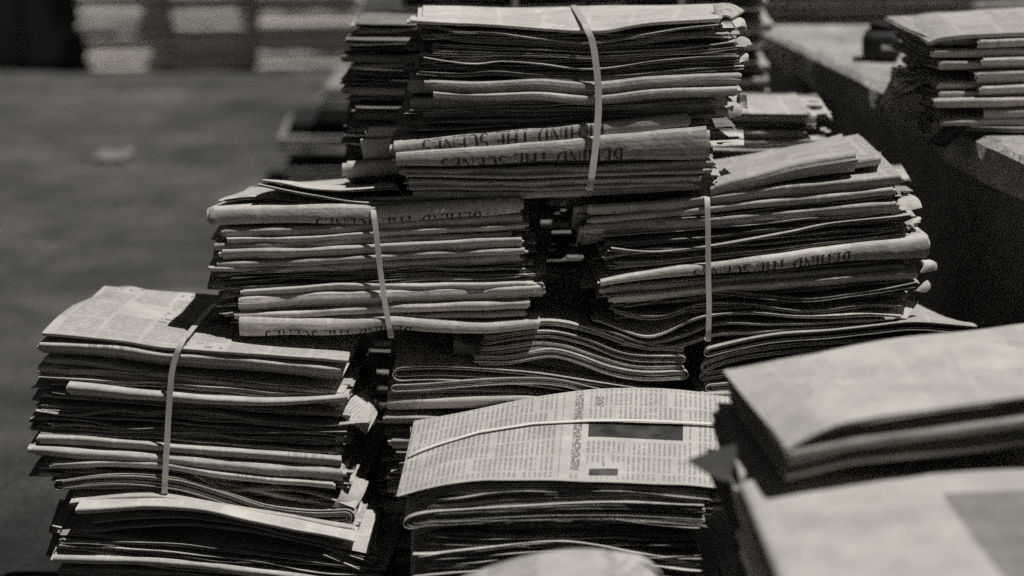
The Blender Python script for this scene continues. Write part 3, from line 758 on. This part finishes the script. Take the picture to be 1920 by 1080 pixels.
for i in range(5):
    G.paper_px('LOF'[i % 3], [(770 + (i*17) % 25, 1082 + i*20), (1000, 1066 + i*20), (1330, 1088 + i*20)], 17, .001 + .003*(i % 3), n=3)
# lengthwise strap over the printed page
def page_strap():
    me = bpy.data.objects
    pts = [(766, 858), (790, 848), (822, 837), (900, 814), (1000, 798), (1100, 792), (1200, 793), (1345, 799), (1392, 803)]
    P = []
    for x, y in pts:
        lo, hi = .0, .27
        fz = [G.px(a, b, -.002) for a, b in [(746, 930), (790, 917), (840, 906), (900, 900), (1000, 899), (1100, 900), (1220, 906), (1345, 914)]]
        bz = [G.px(a, b, .24) for a, b in [(776, 790), (900, 766), (1030, 741), (1120, 728), (1180, 727), (1345, 738)]]
        best = None
        for ly in np.linspace(.01, .235, 60):
            lx, lz = G.px(x, y, ly); t = ly/.24; tt = .5*sstep(t)+.5*t
            z = float(curve(fz, np.array([lx]))[0])*(1-tt) + float(curve(bz, np.array([lx]))[0])*tt
            if best is None or abs(z-lz) < best[0]: best = (abs(z-lz), lx, ly, z)
        P.append((best[1], best[2], best[3] + .0030))
    P = [tuple(np.array(P[0]) + [-.004, -.002, -.03]), tuple(np.array(P[0]) + [-.003, 0, -.006])] + P
    P = np.array(P); wv = .0065
    Gd = np.stack([P - [0, wv/2, 0], P, P + [0, wv/2, 0]], 0)
    mb = MB(); mb.shell(Gd, np.zeros(Gd.shape[:2]+(2,)), .0008); mb.build('strap', M['strap_white'], G.root)
page_strap()
gb = generic(G.o.x + .01, 1.85, 0.002, .092, W=.36, seed=79, n=6, kinds='FFO')
tag(gb.root, 'lowest bundle under the printed front bundle', 'newspaper bundle', 'newspaper bundles in the piles')

# --- very near bundle at the bottom edge, blurred
p = on_y(862, 1085, 1.5)
Hn = Bundle(p.x, 1.27, .002, 0, .26, 83)
Hn.paper_px('F', [(800, 1240), (900, 1215), (1040, 1205), (1160, 1212), (1260, 1235)], 14, .0, back=[(846, 1088), (900, 1066), (960, 1049), (1070, 1034), (1160, 1036), (1215, 1048), (1242, 1076)], mat='paper', n=4, wav=2.0)
for i in range(15):
    z = .335 - i*.022
    Hn.paper('FOL'[i % 3], [(.004*(i % 3), z), (.09, z + .006), (.178 - .003*(i % 2), z)], .019, .002*(i % 4), mat='plain', n=3)
tag(Hn.root, 'small blurred bundle at the bottom edge, its pale top just in view', 'newspaper bundle', 'newspaper bundles in the piles')

# --- near right stack, blurred
I = Bundle(0, 0, 0, math.radians(17), .25, 91)
pI = on_z(1470, 838, .532)
I.o = Vector((pI.x, pI.y, .455)); I.root.location = I.o
tag(I.root, 'thick blurred bundle on top of the near right stack, pale top and dark side', 'newspaper bundle', 'newspaper bundles in the piles')
I.paper_px('O', [(1476, 838), (1502, 822), (1550, 796), (1640, 782), (1760, 766), (1925, 744), (2080, 722)], 12, .0, wav=3.0, back=[(1356, 688), (1450, 668), (1640, 644), (1800, 622), (2000, 600)], mat='bright', n=4, jit=.4)
I.prev = (.074, .078)
def ib(d): return [(1362 + d*.15, 688 + d), (1450, 668 + d), (1640, 644 + d), (1800, 622 + d), (2000, 600 + d)]
ri = random.Random(8); yy = 832; d = 8
while yy < 898:
    t = ri.uniform(7, 15); kd = ri.choice('FFO')
    I.paper_px(kd, [(1480 + ri.uniform(-8, 12), yy + ri.uniform(-2, 2)), (1600, yy - 22 + ri.uniform(-3, 3)), (1760, yy - 44 + ri.uniform(-3, 3)), (2080, yy - 86)], t*.95, ri.choice([-.002, .002, .004, .009, .012]), n=4, mat=ri.choice(['paper', 'paper', 'grey']), back=ib(d))
    yy += t; d += t*1.02
zI = min(min(v.co.z for v in ch.data.vertices) for ch in I.root.children)
for ch in I.root.children: pass
JZ = I.o.z + I.px(1480, 906)[1]
J = Bundle(0, 0, 0, 0.0, .27, 95)
J.o = Vector((.200, 1.175, .24)); J.root.location = J.o
M['page2'] = newsprint('newsprint_near_page', ink=.2, base=.5, rects=[(-1, 1, -1, 1, 0, 'clear'), (.16, .6, .0, .255, .55, 'dark'), (.02, .13, .19, .225, .18, 'grey')])
def jl(n_, z_top, z_bot, seed):
    r = random.Random(seed); z = z_top
    ths = [r.uniform(.7, 1.4) for _ in range(n_)]; k = (z_top-z_bot)/sum(ths)
    for i in range(n_):
        t = ths[i]*k; xa = r.uniform(-.008, .008) if i else 0; xb = .40 + r.uniform(-.008, .008)
        J.paper('L' if i < 5 else r.choice('FLO'), [(xa + (xb-xa)*q, z + (0 if i == 0 else r.uniform(-1, 1)*.002) - (.022*(1-q)**5 if i < 6 else .010*(1-q)**4)) for q in (0, .06, .15, .35, .6, .8, 1)], t*.92, 0 if i == 0 else r.uniform(-.002, .01), mat='page2' if i == 0 else r.choice(['paper', 'plain']), n=3)
        z -= t
jl(20, JZ - J.o.z, 0.002, 5)
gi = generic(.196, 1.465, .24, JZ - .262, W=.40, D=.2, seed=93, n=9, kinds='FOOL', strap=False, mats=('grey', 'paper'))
tag(gi.root, 'shadowed ragged bundle at the left rear of the near right stack', 'newspaper bundle', 'newspaper bundles in the piles')
gj = generic(.196, 1.465, .002, .234, W=.36, D=.2, seed=94, n=9, kinds='FOOL', strap=False, mats=('grey', 'paper'))
tag(gj.root, 'hidden lowest bundle at the left rear of the near right stack', 'newspaper bundle', 'newspaper bundles in the piles')
tag(J.root, 'pale blurred bundle carrying the thick one in the near right stack', 'newspaper bundle', 'newspaper bundles in the piles')
gb = generic(.205, 1.18, 0.002, .236, W=.39, D=.26, yaw=0, seed=97, n=13, kinds='FFLO')
tag(gb.root, 'lowest bundle of the near right stack at the frame corner', 'newspaper bundle', 'newspaper bundles in the piles')

# loose leaves sticking out raggedly at both ends of the bundles
def ragged(B, xl, xr, ys, n, seed, dl=(4, 34), dr=(4, 26), mats=('paper', 'plain', 'grey')):
    r = random.Random(seed)
    for i in range(n):
        y = ys[0] + (ys[1]-ys[0])*(i + r.random())/n; til = ys[2] if len(ys) > 2 else 0
        side = r.random() < .55
        L_, R_ = (xl - r.uniform(*dl), xl + r.uniform(90, 220)) if side else (xr - r.uniform(90, 220), xr + r.uniform(*dr))
        sb = r.uniform(.012, .09)
        yl = y + til*(L_-xl)/(xr-xl); yr = y + til*(R_-xl)/(xr-xl)
        pv = B.prev
        B.prev = None
        B.paper_px('O', [(L_, yl - 14*sb/.09 + r.uniform(-3, 3)), (L_*.8 + R_*.2, yl*.8 + yr*.2 - 14*sb/.09 + r.uniform(-2, 2)), ((L_+R_)/2, (yl+yr)/2 - 14*sb/.09), (R_, yr - 14*sb/.09 + r.uniform(-3, 3))], r.uniform(3, 8), sb, n=r.choice((2, 3)), D=sb + r.uniform(.05, .12), fan=r.uniform(.001, .005), shear=r.uniform(-.12, .12), mat=r.choice(mats), wav=1.6)
        B.prev = pv
def fillers(B, xl, xr, ys, n, seed, sbr=(.001, .008), mats=('paper', 'plain', 'grey')):
    r = random.Random(seed); pv, ln = B.prev, B.lean
    for i in range(n):
        y = ys[0] + (ys[1]-ys[0])*(i + r.random())/n; til = ys[2]
        a_, b_ = xl + r.uniform(-14, 16), xr + r.uniform(-18, 14)
        B.prev = None
        B.paper_px('O', [(a_ + (b_-a_)*q, y + til*q + r.uniform(-2.6, 2.6)) for q in (0, .12, .27, .4, .52, .66, .8, .9, 1)], r.uniform(3, 7), r.uniform(*sbr), n=r.choice((2, 3)), D=.10, fan=r.uniform(.001, .003), shear=r.uniform(-.1, .1), mat=r.choice(mats), wav=1.5)
    B.prev = pv
fillers(A, 800, 1370, (62, 140, -4), 9, 51)
fillers(A, 780, 1340, (190, 350, -16), 10, 52, (.0, .01))
fillers(Bm, 430, 980, (425, 612, -24), 15, 53)
fillers(C, 1140, 1690, (400, 600, -50), 15, 54)
fillers(D_, 90, 640, (685, 900, 40), 20, 55)
fillers(E, 130, 680, (985, 1085, 55), 9, 56)
fillers(G, 800, 1330, (940, 1070, 4), 10, 57)
ragged(A, 790, 1372, (75, 290, -8), 22, 1)
ragged(Bm, 430, 985, (420, 615, -18), 24, 2)
ragged(C, 1130, 1690, (375, 610, -40), 24, 3)
ragged(D_, 92, 640, (690, 915, 26), 28, 4)
ragged(E, 125, 690, (975, 1090, 45), 14, 5)
ragged(F3, 742, 1270, (770, 930, 18), 14, 6)
# bent page corners sticking out of the bundles' ends
def corner(B, pts, bul=.008, mat='plain', n=2):
    q = []
    for x, y, ly in pts:
        lx, lz = B.px(x, y, ly); q.append(np.array([lx, ly, lz]))
    a, b, c, d = q; mb = MB()
    N = np.cross(b-a, d-a); N /= np.linalg.norm(N)+1e-9
    if N[2] < 0: N = -N
    for k in range(n):
        g = np.array([[(a*(1-u) + b*u)*(1-v) + (d*(1-u) + c*u)*v + N*(bul*math.sin(math.pi*u)*math.sin(math.pi*(.2+.6*v)) - .0016*k) for u in np.linspace(0, 1, 7)] for v in np.linspace(0, 1, 6)])
        mb.shell(g, np.stack(np.meshgrid(np.linspace(.2, .25, 7), np.linspace(.1, .15, 6)), -1), .0006)
    mb.build('page_corner', M[mat], B.root)
for pts in ([(1338, 8, .1), (1396, 20, .1), (1372, 34, .03), (1342, 38, .0)], [(1372, 40, .02), (1390, 37, .05), (1401, 57, .04), (1380, 52, .01)], [(1376, 73, .02), (1394, 75, .04), (1412, 88, .03), (1390, 91, .01)],
            [(1384, 100, .02), (1398, 103, .03), (1402, 116, .03), (1386, 118, .01)], [(1388, 176, .05), (1398, 178, .06), (1400, 204, .06), (1384, 198, .05)], [(1362, 202, .02), (1384, 193, .04), (1394, 212, .04), (1368, 222, .02)]):
    corner(A, pts)
A.paper_px('F', [(649, 304), (690, 301), (730, 299), (900, 300)], 32, .09, n=4, mat='plain', shear=0, D=.2)
A.paper_px('F', [(690, 236), (730, 236), (900, 240)], (36, 20), .07, n=4, mat='plain', shear=0, D=.2)
for pts in ([(628, 768, .01), (690, 728, .1), (709, 770, .07), (688, 812, .01)], [(624, 950, -.012), (642, 915, .0), (692, 900, .07), (664, 956, .0)], [(630, 818, .0), (644, 814, .02), (646, 828, .02), (632, 830, .0)],
            [(614, 846, .0), (640, 836, .02), (648, 848, .03), (626, 856, .0)], [(634, 872, .0), (648, 858, .03), (654, 868, .03), (640, 884, .0)]):
    corner(D_, pts)
for pts in ([(646, 1018, .02), (700, 1004, .09), (718, 1042, .04), (668, 1030, .0)], [(612, 1028, -.004), (660, 1012, .03), (716, 1050, .02), (700, 1056, -.004)], [(606, 1040, -.004), (640, 1036, .01), (694, 1066, .01), (684, 1072, -.004)]):
    corner(E, pts, .002)
for pts in ([(984, 602, .0), (1004, 582, .03), (1024, 588, .03), (1010, 606, .0)], [(972, 494, .0), (985, 484, .03), (1000, 484, .04), (1000, 494, .01)], [(974, 508, .0), (990, 500, .02), (1016, 506, .03), (1000, 514, .01)], [(1004, 534, .01), (1016, 530, .03), (1024, 540, .03), (1010, 550, .01)]):
    corner(Bm, pts, .002)
for pts in ([(1672, 402, .0), (1684, 374, .03), (1704, 364, .07), (1729, 389, .04)], [(1706, 420, .01), (1718, 406, .04), (1726, 412, .04), (1712, 426, .01)], [(1702, 440, .01), (1720, 432, .03), (1728, 442, .03), (1714, 448, .01)],
            [(1726, 512, .0), (1728, 488, .02), (1743, 487, .05), (1756, 506, .04)], [(1716, 545, .01), (1738, 520, .04), (1742, 540, .04), (1736, 548, .02)], [(1664, 590, -.004), (1690, 560, .04), (1722, 566, .05), (1700, 598, .0)]):
    corner(C, pts)
corner(gi, [(1288, 862, .03), (1380, 832, .05), (1385, 915, .03), (1346, 898, .02)], .003, 'shadepage')  # pointed flap, shade painted in by its dark paper

# ------------------------------------------------------------------ bundles behind the pile
def col_of(X, Y, heights, seed, labels, W=.37, kinds='FFOL', yaw=0, D=.27, mats=('paper', 'paper', 'plain'), n=10, recess=.35, low=0.0, topkind='F'):
    z = .002; out = []
    for i, (h, lb) in enumerate(zip(heights, labels)):
        g = generic(X + random.Random(seed+i).uniform(-.012, .012) + (low if i < 2 else 0), Y, z, h-.004, W=W, D=D, yaw=yaw, seed=seed+i, n=n, kinds=kinds, mats=mats, recess=recess, topkind=topkind)
        tag(g.root, lb, 'newspaper bundle', 'newspaper bundles in the piles'); z += h; out.append(g)
    return out
pm = on_y(668, 200, 2.46)
mcol = col_of(pm.x, 2.46, [.19, .19, .18, .170], 200, ['lowest bundle of the dark stack behind the pile, left side', 'second bundle up in the dark stack behind the pile',
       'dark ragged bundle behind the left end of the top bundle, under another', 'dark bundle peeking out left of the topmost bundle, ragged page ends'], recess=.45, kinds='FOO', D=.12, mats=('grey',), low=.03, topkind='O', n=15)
pl = on_y(1050, 200, 2.46)
lcol = col_of(pl.x, 2.46, [.165, .165, .16, .138], 300, ['lowest bundle behind the right middle bundle', 'second bundle up behind the right middle bundle',
       'third bundle up behind the right middle bundle', 'small bundle behind the pile, its right end showing beside the platform'], W=.358, kinds='FOF', D=.13, topkind='O', n=14)
for g_, ys, sd in ((mcol[3], (48, 190), 31), (mcol[2], (195, 330), 32)):
    g_.strapx = None; ragged(g_, 676, 1100, ys, 26, sd, dl=(2, 30), dr=(-40, -30), mats=('grey', 'grey', 'paper'))
lcol[3].strapx = None; ragged(lcol[3], 1060, 1540, (205, 290), 20, 33, dr=(0, 22), mats=('paper', 'plain'))
pn = on_y(770, 10, 3.15)
col_of(pn.x, 3.15, [.19, .19, .19, .18], 400, ['lowest bundle of the far left rear stack behind the pile', 'second bundle of the far left rear stack', 'third bundle of the far left rear stack', 'flat bundle at the top edge just behind the topmost bundle, left half'], n=7, kinds='LFO')
pn = on_y(1120, 10, 3.15)
col_of(pn.x, 3.15, [.19, .19, .19, .16], 450, ['lowest bundle of the far right rear stack behind the pile', 'second bundle of the far right rear stack', 'third bundle of the far right rear stack', 'flat bundle at the top edge just behind the topmost bundle, right half'], n=7, kinds='LFO', W=.30)

# ------------------------------------------------------------------ on the platform
pp = on_z(1762, 244, PZ)
P = Bundle(pp.x, pp.y, PZ + .001, math.radians(-1), .27, 501)
tag(P.root, 'bundle with pale bent top page at the near end of the platform', 'newspaper bundle', 'newspaper bundles in the piles')
P.lean = .12; P.ztop = P.px(1850, 66)[1]
P.paper_px('F', [(1742, 78), (1755, 72), (1790, 66), (1850, 62), (2100, 58)], 8, .0, back=[(1694, 36), (1720, 27), (1800, 20), (1900, 14), (2060, 8)], n=3)
P.prev = (.135, .145)
for i, (xl_, y, t, sb) in enumerate([(1746, 70, 12, .012), (1838, 72, 14, -.002), (1752, 90, 16, .004), (1845, 108, 14, -.003), (1766, 113, 14, .006), (1834, 132, 20, -.002), (1762, 152, 12, .012), (1842, 160, 14, -.002), (1764, 170, 10, .01), (1758, 184, 14, -.002), (1846, 204, 16, .002), (1770, 222, 12, .006)]):
    P.paper_px('F', [(xl_, y + 3), (1900, y + 1), (2110 + (i*29) % 30, y - 6)], t, sb, n=4, shear=-.05 + .03*(i % 4))
P.paper_px('O', [(1702, 132), (1730, 124), (1800, 128), (1900, 134)], 30, .09, n=9, fan=.02, jit=2, D=.24)
q = on_z(1652, 112, PZ)
blk = empty('dark_block', (q.x, q.y, PZ), math.radians(-14))
tag(blk, 'small dark rounded block with a pale facet, beside the bundle on the platform', 'block')
def rounded(name, sx, sy, sz, mat, parent, loc=(0, 0, 0), rot=None, bev=.35, seed=1):
    import bmesh
    bm = bmesh.new(); bmesh.ops.create_cube(bm, size=1.0)
    for v in bm.verts: v.co = Vector((v.co.x*sx, v.co.y*sy, v.co.z*sz + sz/2))
    bmesh.ops.bevel(bm, geom=bm.edges[:], offset=min(sx, sy, sz)*bev, segments=4, profile=.6, affect='EDGES')
    r = random.Random(seed)
    for v in bm.verts: v.co += Vector((r.uniform(-1, 1), r.uniform(-1, 1), r.uniform(-.3, .3)))*.0012
    me = bpy.data.meshes.new(name); bm.to_mesh(me); bm.free(); me.materials.append(mat)
    for p_ in me.polygons: p_.use_smooth = True
    o = bpy.data.objects.new(name, me); col.objects.link(o); o.parent = parent; o.location = loc
    if rot: o.rotation_euler = rot
    return o
rounded('body', .062, .07, .05, M['dark'], blk, seed=2)
rounded('facet', .032, .012, .03, M['facet'], blk, (.016, -.033, .019), (-.5, 0, .1), .2, 3)
rounded('lid', .05, .05, .012, M['dark'], blk, (.004, .006, .048), (0, .15, 0), .3, 4)

lz = PZ + .002
mb = MB()
cor = [on_z(1742, 268, lz-.02), on_z(1786, 226, lz), on_z(1850, 232, lz), on_z(1960, 238, lz)]
near_ = [on_z(1772, 279, lz-.03), on_z(1812, 244, lz), on_z(1860, 246, lz), on_z(1960, 250, lz)]
rowsP = []
for t in (0, .5, 1): rowsP.append([tuple(a.lerp(b, t) - cor[1]) for a, b in zip(cor, near_)])
for k in range(3):
    mb.shell(np.array(rowsP) + np.array([0, 0, .0022*k]), np.zeros((3, 4, 2)) + .3, .001)
sh = mb.build('folded_sheet', M['grey'], None); sh.location = cor[1]
tag(sh, 'torn grey folded sheet hanging over the platform edge', 'paper sheet')

po = on_z(1442, 47, PZ)
for i, (dx, lb, hh) in enumerate([(0, 'dim bundle far back on the platform at the top edge', .20), (.41, 'second dim bundle far back on the platform, at the top right edge', .22)]):
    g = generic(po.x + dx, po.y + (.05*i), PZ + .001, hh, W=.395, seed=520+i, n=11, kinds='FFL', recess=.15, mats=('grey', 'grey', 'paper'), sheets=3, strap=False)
    tag(g.root, lb, 'newspaper bundle', 'newspaper bundles in the piles')

# ------------------------------------------------------------------ far background, out of focus
proto = []
for sd in (601, 602, 603):
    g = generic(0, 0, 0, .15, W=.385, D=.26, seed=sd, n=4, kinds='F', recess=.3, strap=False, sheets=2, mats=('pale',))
    proto.append(g.root)
fx = [162, 328, 492]; cn = ['left', 'middle', 'right']; rn = ['bottom', 'second', 'third', 'top']
k = 0
for c in range(3):
    z = .002
    for r_ in range(4):
        q = on_y(fx[c], 140, 6.95)
        o = proto[k] if k < 3 else copy_tree(proto[(c*2 + r_) % 3])
        o.location = (q.x + random.Random(k).uniform(-.012, .012), 6.95 + random.Random(k+50).uniform(-.02, .02), z)
        o.rotation_euler = (0, 0, random.Random(k+9).uniform(.12, .18))
        tag(o, 'blurred pale bundle far back, %s of the %s column in the distant wall of bundles' % (rn[r_], cn[c]), 'newspaper bundle', 'bundles in the distant wall')
        z += .158; k += 1
def box(name, x0, x1, y0, y1, z0, z1, mat, parent=None, bev=.006):
    import bmesh
    bm = bmesh.new(); bmesh.ops.create_cube(bm, size=1.0)
    for v in bm.verts: v.co = Vector(((v.co.x)*(x1-x0), (v.co.y)*(y1-y0), (v.co.z + .5)*(z1-z0)))
    bmesh.ops.bevel(bm, geom=bm.edges[:], offset=bev, segments=2, affect='EDGES')
    me = bpy.data.meshes.new(name); bm.to_mesh(me); bm.free(); me.materials.append(mat)
    o = bpy.data.objects.new(name, me); col.objects.link(o); o.location = ((x0+x1)/2, (y0+y1)/2, z0); o.parent = parent
    return o
a, b = on_y(50, 138, 7.0), on_y(158, 138, 7.0)
bn = empty('upright_box', ((a.x+b.x)/2, 7.0, 0)); tag(bn, 'tall dark upright box standing left of the distant wall of bundles', 'box')
wd = b.x - a.x
box('body', -wd/2, wd/2, 0, .3, .03, .95, M['dark'], bn)
box('lid', -wd/2-.012, wd/2+.012, -.012, .312, .951, .985, M['dark'], bn)
box('foot', -wd/2+.01, -wd/2+.05, .02, .28, 0, .029, M['dark'], bn); box('foot', wd/2-.05, wd/2-.01, .02, .28, 0, .029, M['dark'], bn)
a, b = on_y(-130, 138, 7.1), on_y(44, 138, 7.1)
pc = empty('board_stack', ((a.x+b.x)/2, 7.1, 0)); tag(pc, 'blurred grey upright boards at the top left corner', 'boards')
wd = b.x - a.x
for i in range(3): box('board', -wd/2 + i*.01, wd/2 - i*.004, i*.03, i*.03+.024, 0, 1.0 - i*.03, M['greyboard'], pc, .004)

# low blurred stack left of the pile, far behind
ps = on_y(540, 330, 4.75)
for i, (dx, h, z, lb) in enumerate([(0.0, .05, .03, 'low blurred bundle on the ground behind the pile'), (-.02, .05, .115, 'blurred flat bundle lying on the low one behind the pile'), (.10, .10, .20, 'upper blurred bundle of the low stack behind the pile')]):
    g = generic(ps.x + dx, 4.75, z, h, W=.42, D=.34, seed=640+i, n=4, kinds='F', recess=.1, strap=False, sheets=2, mats=('grey',))
    tag(g.root, lb, 'newspaper bundle', 'low stack behind the pile')
for j, z0 in enumerate((.0, .082, .167)):
    pr = empty('wooden_pallet', (ps.x + .2, 4.92, z0)); tag(pr, ['dark pallet under the low blurred stack', 'dark spacer pallet between the two flat blurred bundles', 'dark spacer pallet under the upper blurred bundle'][j], 'pallet')
    for i in range(3): box('batten', -.2 + i*.17, -.14 + i*.17, -.13, .13, .001, .022 if j == 0 else .024, M['dark'], pr, .003)
    box('deck', -.2, .2, -.14, .14, .0225 if j == 0 else .0245, .029, M['dark'], pr, .001)

def scrap(px, py, size, seed, label):
    r = np.random.RandomState(seed); g = on_z(px, py, 0)
    n = 9; U, V = np.meshgrid(np.linspace(-.5, .5, n), np.linspace(-.5, .5, n))
    Z = .012 + .010*np.sin(U*9+r.rand()*6)*np.cos(V*7+r.rand()*6) + r.normal(0, .002, U.shape)
    Pp = np.stack([U*size, V*size*1.3, np.maximum(Z, .001)], -1)
    mb = MB(); mb.shell(Pp, np.stack([U*.1+.2, V*.1+.3], -1), .0006)
    o = mb.build('paper_scrap', M['facet'], None); o.location = (g.x, g.y, .001); tag(o, label, 'paper scrap')
scrap(212, 299, .10, 5, 'crumpled pale scrap lying alone on the open ground')
scrap(618, 190, .07, 6, 'small bright scrap on the ground left of the dark rear stack')
